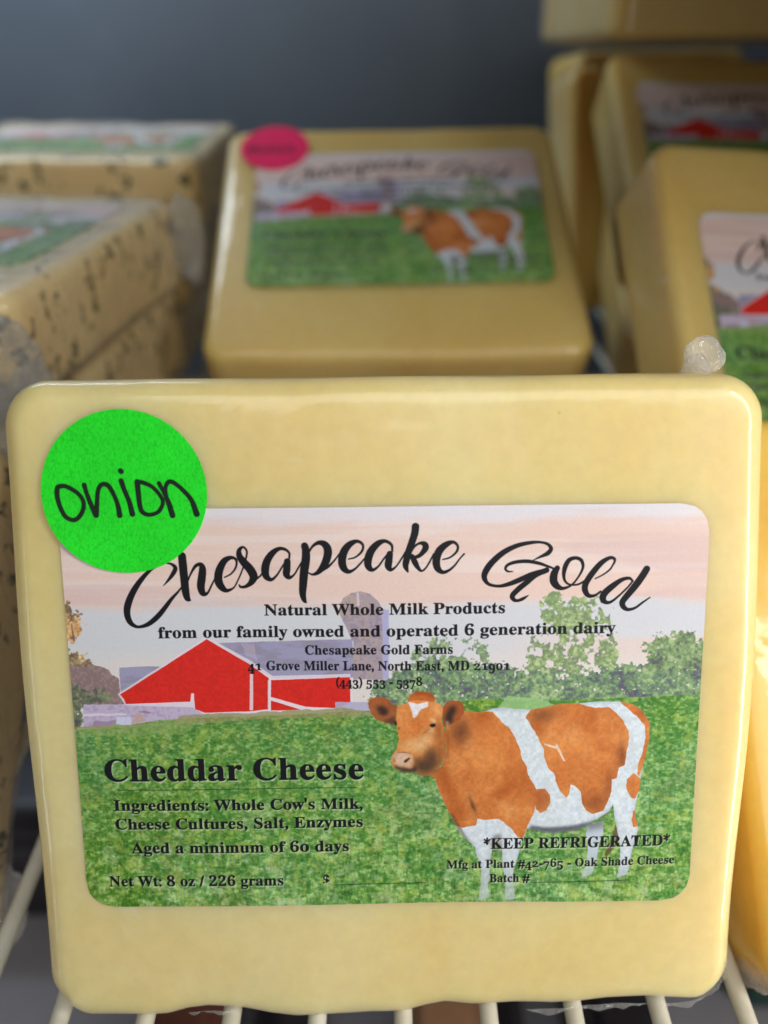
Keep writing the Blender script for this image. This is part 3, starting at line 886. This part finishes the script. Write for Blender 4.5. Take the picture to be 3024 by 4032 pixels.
def block_mesh(T=24.0, rc=6.2, re=3.3, n=4, dens=1.0, seed=0, sag=True, wob=.45, w2=W2, h2=H2):
    """rounded slab: face at y=0, back at y=T, centred in x and z"""
    def outline(inset, N=150 if sag else 44):
        w = w2 - inset; h = h2 - inset
        r = max(rc - inset, .6)
        P = []
        for cx_, cz_, a0 in ((w-r, h-r, 0), (-(w-r), h-r, 90), (-(w-r), -(h-r), 180), (w-r, -(h-r), 270)):
            for i in range(9):
                a = math.radians(a0 + i*90/8)
                P.append((cx_ + r*math.cos(a), cz_ + r*math.sin(a)))
        P = np.array(P + [P[0]])
        # refine straight runs
        out = []
        for k in range(36):
            a, b = P[k], P[k+1]
            m_ = N if k % 9 == 8 else 1
            for j in range(m_):
                out.append(a + (b-a)*j/m_)
        return np.array(out)
    rings = []
    def add(inset, y, scale=1.0):
        o = outline(inset)
        rings.append(np.c_[o[:, 0]*scale, np.full(len(o), y), o[:, 1]*scale])
    for s_ in (.03, .12, .22, .32, .42, .52, .62, .71, .79, .86, .92, .97):
        add(re, 0, s_)
    ns = 10
    for i in range(ns+1):
        th = math.radians(90*i/ns)
        add(re*(1-math.sin(th)), re*(1-math.cos(th)))
    for f_ in (.2, .4, .6, .8):
        add(0, re + (T-2*re)*f_)
    for i in range(ns+1):
        th = math.radians(90*(1-i/ns))
        add(re*(1-math.sin(th)), T - re*(1-math.cos(th)))
    for s_ in (.9, .6, .3, .03):
        add(re, T, s_)
    V = np.concatenate(rings)
    n_ = len(rings[0])
    F = []
    for a in range(len(rings)-1):
        for j in range(n_):
            k = (j+1) % n_
            F.append((a*n_+j, (a+1)*n_+j, (a+1)*n_+k, a*n_+k))
    F.append(tuple(range(n_)))
    F.append(tuple(reversed(range((len(rings)-1)*n_, len(rings)*n_))))
    # organic deformation
    X, Y, Z = V.T
    fr = np.clip(1 - Y/re, 0, 1)
    Y2 = Y - face_height(X, Z) * fr
    if seed:
        P = V + seed*37.0
        edge = np.clip((np.maximum(np.abs(X)/w2, np.abs(Z)/h2) - .80)/.2, 0, 1)
        X = X + wob*NA(P, .09)*edge*np.sign(X)
        Z = Z + wob*NB(P, .09)*edge
        Y2 = Y2 + .8*wob*NC(P, .13)*edge
    if sag:
        xs, ss_ = zip(*SAG)
        t = np.clip((-Z - 30)/16, 0, 1)**2
        Z = Z - (np.interp(X, xs, ss_) + .75) * t
        # slightly hollow sides
        t2 = np.clip((np.abs(X)-40)/9, 0, 1)
        rd = np.exp(-((X+47.0+.01*Z)/.5)**2) * np.clip((-Z-6)/8, 0, 1) * fr
        rd2 = np.exp(-((X+44.9)/.4)**2) * np.clip((-Z-14)/8, 0, 1) * fr * .25
        Y2 = Y2 - .28*(rd+rd2)*(.7+.3*np.sin(Z*.9))
        X = X + t2*np.sign(X)*.45*np.sin(Z*.085+1.1)*np.where(X > 0, 1, .6)
    return np.c_[X, Y2, Z], F

def label_mesh(w=LW, h=LH, r=3.8, lift=.14, nx=44, nz=30):
    xs = np.linspace(-w/2, w/2, nx+1); zs = np.linspace(-h/2, h/2, nz+1)
    V = []; UV = []; F = []
    def corner(x, z):
        ax, az = abs(x)-(w/2-r), abs(z)-(h/2-r)
        if ax > 0 and az > 0:
            mxx = max(ax, az); L = math.hypot(ax, az)
            return math.copysign((w/2-r)+ax*mxx/L, x), math.copysign((h/2-r)+az*mxx/L, z)
        return x, z
    for zz in zs:
        for x_ in xs:
            x, z = corner(x_, zz)
            V.append((x, -float(face_height(x, z))-lift, z)); UV.append(((x+w/2)/w, (z+h/2)/h))
    for j in range(nz):
        for i in range(nx):
            a = j*(nx+1)+i
            F.append((a, a+1, a+nx+2, a+nx+1))
    rim = [i for i in range(nx+1)] + [j*(nx+1)+nx for j in range(1, nz+1)] + [nz*(nx+1)+i for i in range(nx-1, -1, -1)] + [j*(nx+1) for j in range(nz-1, 0, -1)]
    b0 = len(V)
    for i in rim:
        x, y, z = V[i]
        V.append((x, y+lift+.05, z)); UV.append(UV[i])
        V.append((x, y, z)); UV.append(UV[i])
    for k in range(len(rim)):
        q = (k+1) % len(rim)
        F.append((b0+2*k+1, b0+2*k, b0+2*q, b0+2*q+1))
    return V, F, UV

def disc_mesh(cx_, cz_, r, lift=.28, rings=8, n=64, rot=0.0):
    V = [(cx_, -float(face_height(cx_, cz_))-lift, cz_)]; UV = [(.5, .5)]; F = []
    for k in range(1, rings+1):
        for j in range(n):
            a = 2*math.pi*j/n
            x, z = cx_+r*k/rings*math.cos(a), cz_+r*k/rings*math.sin(a)
            lf = lift + .45*max(0, (k/rings)*math.cos(a-3.9)-.55)**1.5*3
            V.append((x, -float(face_height(x, z))-lf, z))
            UV.append((.5+.5*k/rings*math.cos(a-rot), .5+.5*k/rings*math.sin(a-rot)))
    for j in range(n):
        F.append((0, 1+j, 1+(j+1) % n))
    for k in range(1, rings):
        for j in range(n):
            a = 1+(k-1)*n+j; b = 1+(k-1)*n+(j+1) % n
            F.append((a, a+n, b+n, b))
    b0 = len(V)
    for j in range(n):
        x, y, z = V[1+(rings-1)*n+j]
        V.append((x, y+.16, z)); UV.append(UV[1+(rings-1)*n+j])
        V.append((x, y, z)); UV.append(UV[1+(rings-1)*n+j])
    for j in range(n):
        q = (j+1) % n
        F.append((b0+2*j+1, b0+2*j, b0+2*q, b0+2*q+1))
    return V, F, UV

def crumple(rx, ry, rz, seed, amp=.35, fine=.18, sub=4, sharp=True):
    """a crumpled lump of gathered film"""
    bm = bmesh.new()
    bmesh.ops.create_icosphere(bm, subdivisions=sub, radius=1)
    V = np.array([v.co[:] for v in bm.verts])
    F = [[v.index for v in f.verts] for f in bm.faces]
    bm.free()
    q = V + seed*11.3
    d = 1 + amp*np.abs(NA(q, 2.6)) + amp*NB(q, 1.4) - fine*np.abs(NC(q, 7.0)) + fine*.6*NA(q, 13.0)
    V = V * d[:, None] * np.array([rx, ry, rz])
    return V, F

def wrap_mesh(seed):
    """loose film around a block: a slightly larger shell drawn into folds and gathered at the ends"""
    V, F = block_mesh(T=25.6, rc=8.5, re=4.6, seed=seed, sag=False, wob=1.0, w2=W2+.9, h2=H2+.9)
    P = V + seed*5.0
    k = np.abs(NA(P, .16)) + .6*np.abs(NB(P, .33))
    N = np.c_[V[:, 0]/W2, (V[:, 1]-12)/12, V[:, 2]/H2]
    N = N**3 / np.maximum(np.linalg.norm(N**3, axis=1, keepdims=True), 1e-6)
    V = V + N * (k*1.5 - .2)[:, None]
    V[:, 1] -= .6
    return V, F

def frame(X, Up, origin):
    X = Vector(X).normalized(); U = Vector(Up); U = (U - X*U.dot(X)).normalized()
    Yd = -(X.cross(U)) * -1
    Yd = U.cross(X)              # depth: away from the printed face
    m = Matrix((X, Yd, U)).transposed().to_4x4()
    m.translation = Vector(origin) * MM
    return m

_shared = {}
def add_part(root, name, key, builder, mat, off=(0, 0, 0), rot=None, label=None):
    if key in _shared:
        o = bpy.data.objects.new(name, _shared[key].data)
        link(o, root)
    else:
        r = builder()
        o = mesh_obj(name, r[0], r[1], mat, root, r[2] if len(r) > 2 else None)
        _shared[key] = o
    o.location = M(off)
    if rot:
        o.rotation_euler = rot
    if label:
        o['label'] = label
    return o

def block(name, label, group, mat, label_off=(0, 0), has_label=True, dot=None, seed=0, sag=False, base_z=-46.0, key=None, fit=None, wrap=False, **kw):
    """a wrapped cheese block; the root is an Empty at the middle of its lower edge, face towards -Y"""
    root = bpy.data.objects.new(name, None)
    root.empty_display_size = .02
    link(root)
    root['label'] = label
    root['category'] = 'cheese'
    root['group'] = group
    up = -base_z
    face_off = 0.0
    mk = key or (mat + str(seed) + str(sag))
    add_part(root, 'cheese', mk, lambda: block_mesh(seed=seed, sag=sag, **kw), MAT[mat], (0, 0, up))
    if fit:                                     # hand-cut blocks differ a little in size
        sx, sz, dz = fit
        for ch in root.children:
            ch.scale = (sx, 1, sz)
            ch.location.z += dz * MM
        face_off = -.55
    if wrap:
        w = add_part(root, 'film_wrap', 'wrap' + str(seed), lambda: wrap_mesh(seed), MAT['wrap'], (0, 0, up))
    if has_label:
        add_part(root, 'paper_label', 'label' if not mat == 'herb' else 'labelh', lambda: label_mesh(lift=.14 if mat != 'herb' else .6), MAT['label'],
                 (label_off[0], face_off, up+label_off[1]))
    if dot:
        col, x, z, r = dot
        add_part(root, 'round_sticker', 'dot'+col+str(len(_shared)), lambda: disc_mesh(x, z, r), MAT[col], (0, face_off, up),
                 label=('bright green' if col == 'green' else 'bright pink') + ' round sticker with handwriting')
    return root

def place(root, X, Up, centre, base_z=-46.0, y_off=0.0):
    """centre = world position (mm) of the printed face's centre"""
    m = frame(X, Up, centre)
    root.matrix_world = m @ Matrix.Translation(Vector((0, y_off*MM, base_z*MM)))

G1 = 'labelled cheddar blocks in clear film'
G2 = 'herb cheese blocks in clear film'

# ---- front block
fX, fU = (.99995, .008, .009), (-.012, .395, .919)
front = block('cheese_block', 'nearest cheddar block with round green onion sticker, standing on the wire shelf', G1, 'cheddar',
              label_off=(-.2, .5), dot=('green', -34.2, 31.6, 10.85), seed=1, sag=True, key='front')
place(front, fX, fU, (.5134, 77.23, 45.11), y_off=.3)
V, F = crumple(3.0, 2.0, 2.5, 3, .30, .05, 5)
kn = mesh_obj('film_knot', V, F, MAT['film'], front)
kn.location = M((44.6, 9.5, 46 + 48.6))
V, F = crumple(2.1, 1.8, 3.2, 8, .15, .06, 3)
k2 = mesh_obj('film_neck', V, F, MAT['film'], front)
k2.location = M((43.8, 9.5, 46 + 45.6))
def crimp(path, width, seed, out):
    """a thin crimped fin of film following a path; out = direction it stands off in (x, y, z)"""
    q = catmull([(p[0], p[1], p[2]) for p in path], 14)
    r = np.random.default_rng(seed)
    V = []; F = []
    n = len(q); ph = r.random(4)*6.28
    o = np.array(out, float)
    for i, p in enumerate(q):
        e = min(1, i/5, (n-1-i)/5)
        for j in range(5):
            f = j/4
            w = width*f*e*(.8+.3*math.sin(i*.21+ph[0])+.12*math.sin(i*.6+ph[1]))
            rip = (.05+.22*f)*e*(math.sin(i*.38+ph[2]+f*1.6)+.4*math.sin(i*.9+ph[3]))
            V.append((p[0]+o[0]*w+rip*.25, p[1]+o[1]*w+rip*.6, p[2]+o[2]*w+rip*.2))
    for i in range(n-1):
        for j in range(4):
            a = i*5+j
            F.append((a, a+1, a+6, a+5))
    return V, F
for path, wd, sd, out in (
        ([(20, .9, -.6), (25, .6, -.2), (30, .5, .4), (34, .5, .6), (38, .6, .4)], .9, 3, (0, -.6, -.5)),
        ([(39, .6, .4), (43, .6, .5), (46.2, .7, 1.6), (48.4, .9, 4.2), (49.4, 1.1, 8)], .9, 5, (.4, -.6, -.3)),
        ([(-30, .8, -.3), (-27, .6, .1), (-23, .6, 0)], .6, 8, (0, -.5, -.5))):
    V, F = crimp(path, wd, sd, out)
    mesh_obj('film_seam', V, F, MAT['film'], front)

# ---- middle block behind, leaning far back on two more
rX, rU = (1, .017, .013), (-.021, .895, .446)
rC = Vector((4.18-1.2, 245.7-2.7, 74.5-1.3))
mid = block('cheese_block', 'cheddar block with round pink sticker lying tilted behind the nearest block', G1, 'ochre',
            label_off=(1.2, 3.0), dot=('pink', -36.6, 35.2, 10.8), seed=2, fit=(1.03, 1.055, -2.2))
place(mid, rX, rU, rC)
rn = Vector(rX).cross(Vector(rU)).normalized() * -1      # depth direction
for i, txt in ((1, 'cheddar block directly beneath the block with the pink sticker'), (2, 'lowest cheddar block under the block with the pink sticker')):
    b = block('cheese_block', txt, G1, 'ochre', seed=2)
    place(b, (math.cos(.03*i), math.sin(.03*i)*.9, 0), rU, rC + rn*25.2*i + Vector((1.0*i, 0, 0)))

# ---- right column: near corner block, block with label, far block
r0X, r0U = (.995, .05, -.03), (-.03, .72, .69)
r0 = block('cheese_block', 'golden yellow block at the right edge beside the nearest block', G1, 'yellow', has_label=False, seed=3)
place(r0, r0X, r0U, Vector((58.2+49, 94, 34.5)))
V, F = crumple(1.5, 9.0, 4.0, 15, .5, .25, 4)
k = mesh_obj('film_fold', V, F, MAT['film'], r0); k.location = M((-49.5, 8, 4))
r1X, r1U = (.988, .134, -.071), (-.052, .736, .675)
r1C = Vector((118.28, 182.93, 63.42)) + Vector(r1X)*-1.2 + Vector(r1U)*2.6
r1 = block('cheese_block', 'leaning cheddar block right of the pink stickered block, its label cut by the right edge', G1, 'ochre', label_off=(1.2, -2.6), seed=4)
place(r1, r1X, r1U, r1C)
n1_ = Vector(r1X).cross(Vector(r1U)).normalized() * -1
b = block('cheese_block', 'cheddar block wedged behind the leaning block on the right', G1, 'ochre', seed=3, key='ochre3')
place(b, r1X, r1U, r1C + n1_*25.4 + Vector((13, 0, 0)))
r2X, r2U = (.999, -.008, -.036), (.024, .875, .484)
r2C = Vector((128.26, 284.26, 89.19)) + Vector(r2X)*-.5 + Vector(r2U)*-.4
r2 = block('cheese_block', 'cheddar block at the upper right with red barn label, under a flat pack', G1, 'ochre', label_off=(.5, .4), seed=2, key='ochre2False')
place(r2, r2X, r2U, r2C)
n2_ = Vector(r2X).cross(Vector(r2U)).normalized() * -1
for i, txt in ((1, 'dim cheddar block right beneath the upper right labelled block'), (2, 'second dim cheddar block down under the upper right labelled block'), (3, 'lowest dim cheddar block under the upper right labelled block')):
    b = block('cheese_block', txt, G1, 'ochre', seed=3)
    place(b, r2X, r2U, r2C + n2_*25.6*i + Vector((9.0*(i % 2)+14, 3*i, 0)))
tp = block('cheese_block', 'unlabelled block lying flat on top at the upper right corner', G1, 'ochre', has_label=False, seed=4, wrap=True)
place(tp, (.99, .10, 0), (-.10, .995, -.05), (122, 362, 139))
bk = block('cheese_block', 'dark shaded block standing behind the upper right stack', G1, 'ochre', has_label=False, seed=3, wrap=True)
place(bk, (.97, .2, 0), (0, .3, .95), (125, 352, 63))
bk2 = block('cheese_block', 'darkest block farthest back beside the upper right stack', G1, 'ochre', has_label=False, seed=4)
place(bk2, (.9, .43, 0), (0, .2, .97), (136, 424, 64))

# ---- left column of herb cheese lying flat
def flat(label, x_right, y0, z_top, yaw=0, has_label=True, off=(0, 0), tilt=0.0, seed=5, mat='herb', roll=0.0, fit=None):
    b = block('herb_cheese_block', label, G2, mat, has_label=has_label, label_off=off, seed=seed, wob=1.0, wrap=True, fit=fit)
    c, s = math.cos(yaw), math.sin(yaw)
    ct, st = math.cos(tilt), math.sin(tilt)
    X = Vector((c, s, roll)); U = Vector((-s*ct, c*ct, st))
    place(b, X, U, Vector((x_right-49*c - -46*s*0, y0+46, z_top)))
    return b
flat('labelled herb cheese block on top of the left stack, crumpled film at its front corner', -68.1, 157, 80, -.14, off=(-1, 4), seed=5)
flat('herb cheese block second from the top in the left stack', -70, 160, 54, -.10, seed=6)
flat('bottom herb cheese block of the left stack', -72, 158, 27, -.04, seed=5)
flat('far herb cheese block with label, behind the left stack', -66, 292, 83, .0, off=(2, 0), seed=6, tilt=.0)
flat('herb cheese block beneath the far labelled herb block', -75, 288, 56, .03, seed=5)
flat('lowest herb cheese block at the back left', -78, 290, 29, -.02, seed=6)
lo = block('herb_cheese_block', 'herb cheese block leaning at the left edge beside the nearest block', G2, 'herb', has_label=False, seed=6, wrap=True)
place(lo, (1, .02, 0), (0, .74, .67), (-68-50.6, 93, 32))
V, F = crumple(4.2, 4.0, 7.5, 21, .35, .2, 4)
k = mesh_obj('film_fold', V, F, MAT['film'], lo); k.location = M((48.2, 26, 9))

def film_at(pos, r, seed, parent_index):
    V, F = crumple(r[0], r[1], r[2], seed, .6, .16, 5)
    o = mesh_obj('film_fold', V, F, MAT['film_big'])
    p = parent_index
    o.parent = p
    o.matrix_world = Matrix.Translation(M(pos))
    return o
bpy.context.view_layer.update()
tops = [o for o in sc.objects if o.name.startswith('herb_cheese_block')]
film_at((-77, 147, 68), (8, 4, 8), 31, tops[0])
film_at((-70, 149, 61), (4.5, 4, 6), 37, tops[0])
film_at((-79, 144, 57), (6, 4, 7), 41, tops[0])
film_at((-57, 238, 68), (3.5, 7, 10), 33, tops[0])

# ------------------------------------------------------------------ wire shelf
def tube(path, r, n=14):
    V = []; F = []
    path = [Vector(p) for p in path]
    for i, p in enumerate(path):
        d = (path[min(i+1, len(path)-1)] - path[max(i-1, 0)]).normalized()
        a = d.orthogonal().normalized() if abs(d.y) < .99 else Vector((1, 0, 0))
        b = d.cross(a).normalized()
        for j in range(n):
            t = 2*math.pi*j/n
            V.append(p + a*r*math.cos(t) + b*r*math.sin(t))
    for i in range(len(path)-1):
        for j in range(n):
            k = (j+1) % n
            F.append((i*n+j, i*n+k, (i+1)*n+k, (i+1)*n+j))
    F.append(tuple(range(n))); F.append(tuple(range((len(path)-1)*n, len(path)*n)))
    return V, F

shelf = bpy.data.objects.new('wire_shelf', None); link(shelf)
shelf['label'] = 'cream coated wire shelf whose bars run away under all the cheese blocks'
shelf['category'] = 'shelf'
shelf.location = M((0, 20, -3))
SP = 12.98
x0w = 2.9
first = None
for i in range(-12, 17):
    if first is None:
        V, F = tube([(0, -10, 1.35), (0, 60, 1.35), (0, 140, 1.35), (0, 240, 1.35), (0, 400, 1.35)], 1.4)
        first = mesh_obj('wire_bar', V, F, MAT['wire'], shelf)
        o = first
    else:
        o = bpy.data.objects.new('wire_bar', first.data); link(o, shelf)
    o.location = M((x0w + i*SP, 0, 0))
V, F = tube([(-170, 0, -1.6), (230, 0, -1.6)], 2.0)
firstc = None
for y in (150, 290, 400):
    if firstc is None:
        firstc = mesh_obj('cross_bar', V, F, MAT['wire'], shelf); o = firstc
    else:
        o = bpy.data.objects.new('cross_bar', firstc.data); link(o, shelf)
    o.location = M((0, y, -.6))

# ------------------------------------------------------------------ cooler around it
def slab(name, lo, hi, mat, r=0.0):
    bm = bmesh.new()
    bmesh.ops.create_cube(bm, size=1)
    for v in bm.verts:
        v.co = Vector([(lo[i]+hi[i])/2 + v.co[i]*(hi[i]-lo[i]) for i in range(3)])
    if r:
        bmesh.ops.bevel(bm, geom=bm.edges[:], offset=r, segments=3, affect='EDGES')
    V = [v.co[:] for v in bm.verts]; F = [[v.index for v in f.verts] for f in bm.faces]
    bm.free()
    return mesh_obj(name, V, F, mat, smooth=False)

w_ = slab('back_wall', (-500, 470, -190), (500, 486, 420), MAT['wall']); w_['kind'] = 'structure'
fl = slab('lower_floor', (-500, -150, -200), (500, 470, -190), MAT['floor']); fl['kind'] = 'structure'

def pack(lo, hi, mat, label):
    bm = bmesh.new()
    bmesh.ops.create_cube(bm, size=1)
    for v in bm.verts:
        v.co = Vector([(v.co[i])*(hi[i]-lo[i]) for i in range(3)])
    bmesh.ops.bevel(bm, geom=bm.edges[:], offset=5, segments=4, affect='EDGES')
    bmesh.ops.subdivide_edges(bm, edges=[e for e in bm.edges if e.calc_length() > 12], cuts=5, use_grid_fill=True)
    V = np.array([v.co[:] for v in bm.verts]); F = [[v.index for v in f.verts] for f in bm.faces]
    bm.free()
    c = (np.array(lo)+np.array(hi))/2
    V = V + (.6*NA(V+c, .15))[:, None]
    V[:, 2] += (hi[2]-lo[2])/2
    o = mesh_obj('wrapped_pack', V, F, mat)
    o.location = M((c[0], c[1], lo[2]))
    o['label'] = label; o['category'] = 'food pack'; o['group'] = 'packs seen below through the wire shelf'
    return o
FZ = -189.8
pack((-80, 95, FZ), (-52, 175, -150), MAT['redpack'], 'dark red pack seen below between the wires left of centre')
pack((-43, 80, FZ), (-21, 165, -150), MAT['darkpack'], 'black pack seen below between the dark red and orange packs')
pack((6, 90, FZ), (35, 165, -152), MAT['orangepack'], 'orange brown pack seen below right of the middle wires')
pack((38, 90, FZ), (46, 165, -148), MAT['darkpack'], 'narrow black pack seen below beside the orange brown one')
pack((64, 90, FZ), (90, 165, -146), MAT['darkpack'], 'black pack seen below under the lower right corner')
pack((128, 150, FZ), (165, 182, -140), MAT['greenpack'], 'green wrapped pack seen below at the lower right')
pack((110, 195, FZ), (180, 275, -140), MAT['darkpack'], 'large black pack seen below at the right, behind the green one')
pack((-200, 185, FZ), (-112, 300, -140), MAT['darkpack'], 'large black pack seen below the left stack')
shade = slab('shade_slab', (-22, 84, 158), (320, 320, 164), MAT['floor']); shade['kind'] = 'structure'  # added slab above the view, keeps lamp light off the rear blocks
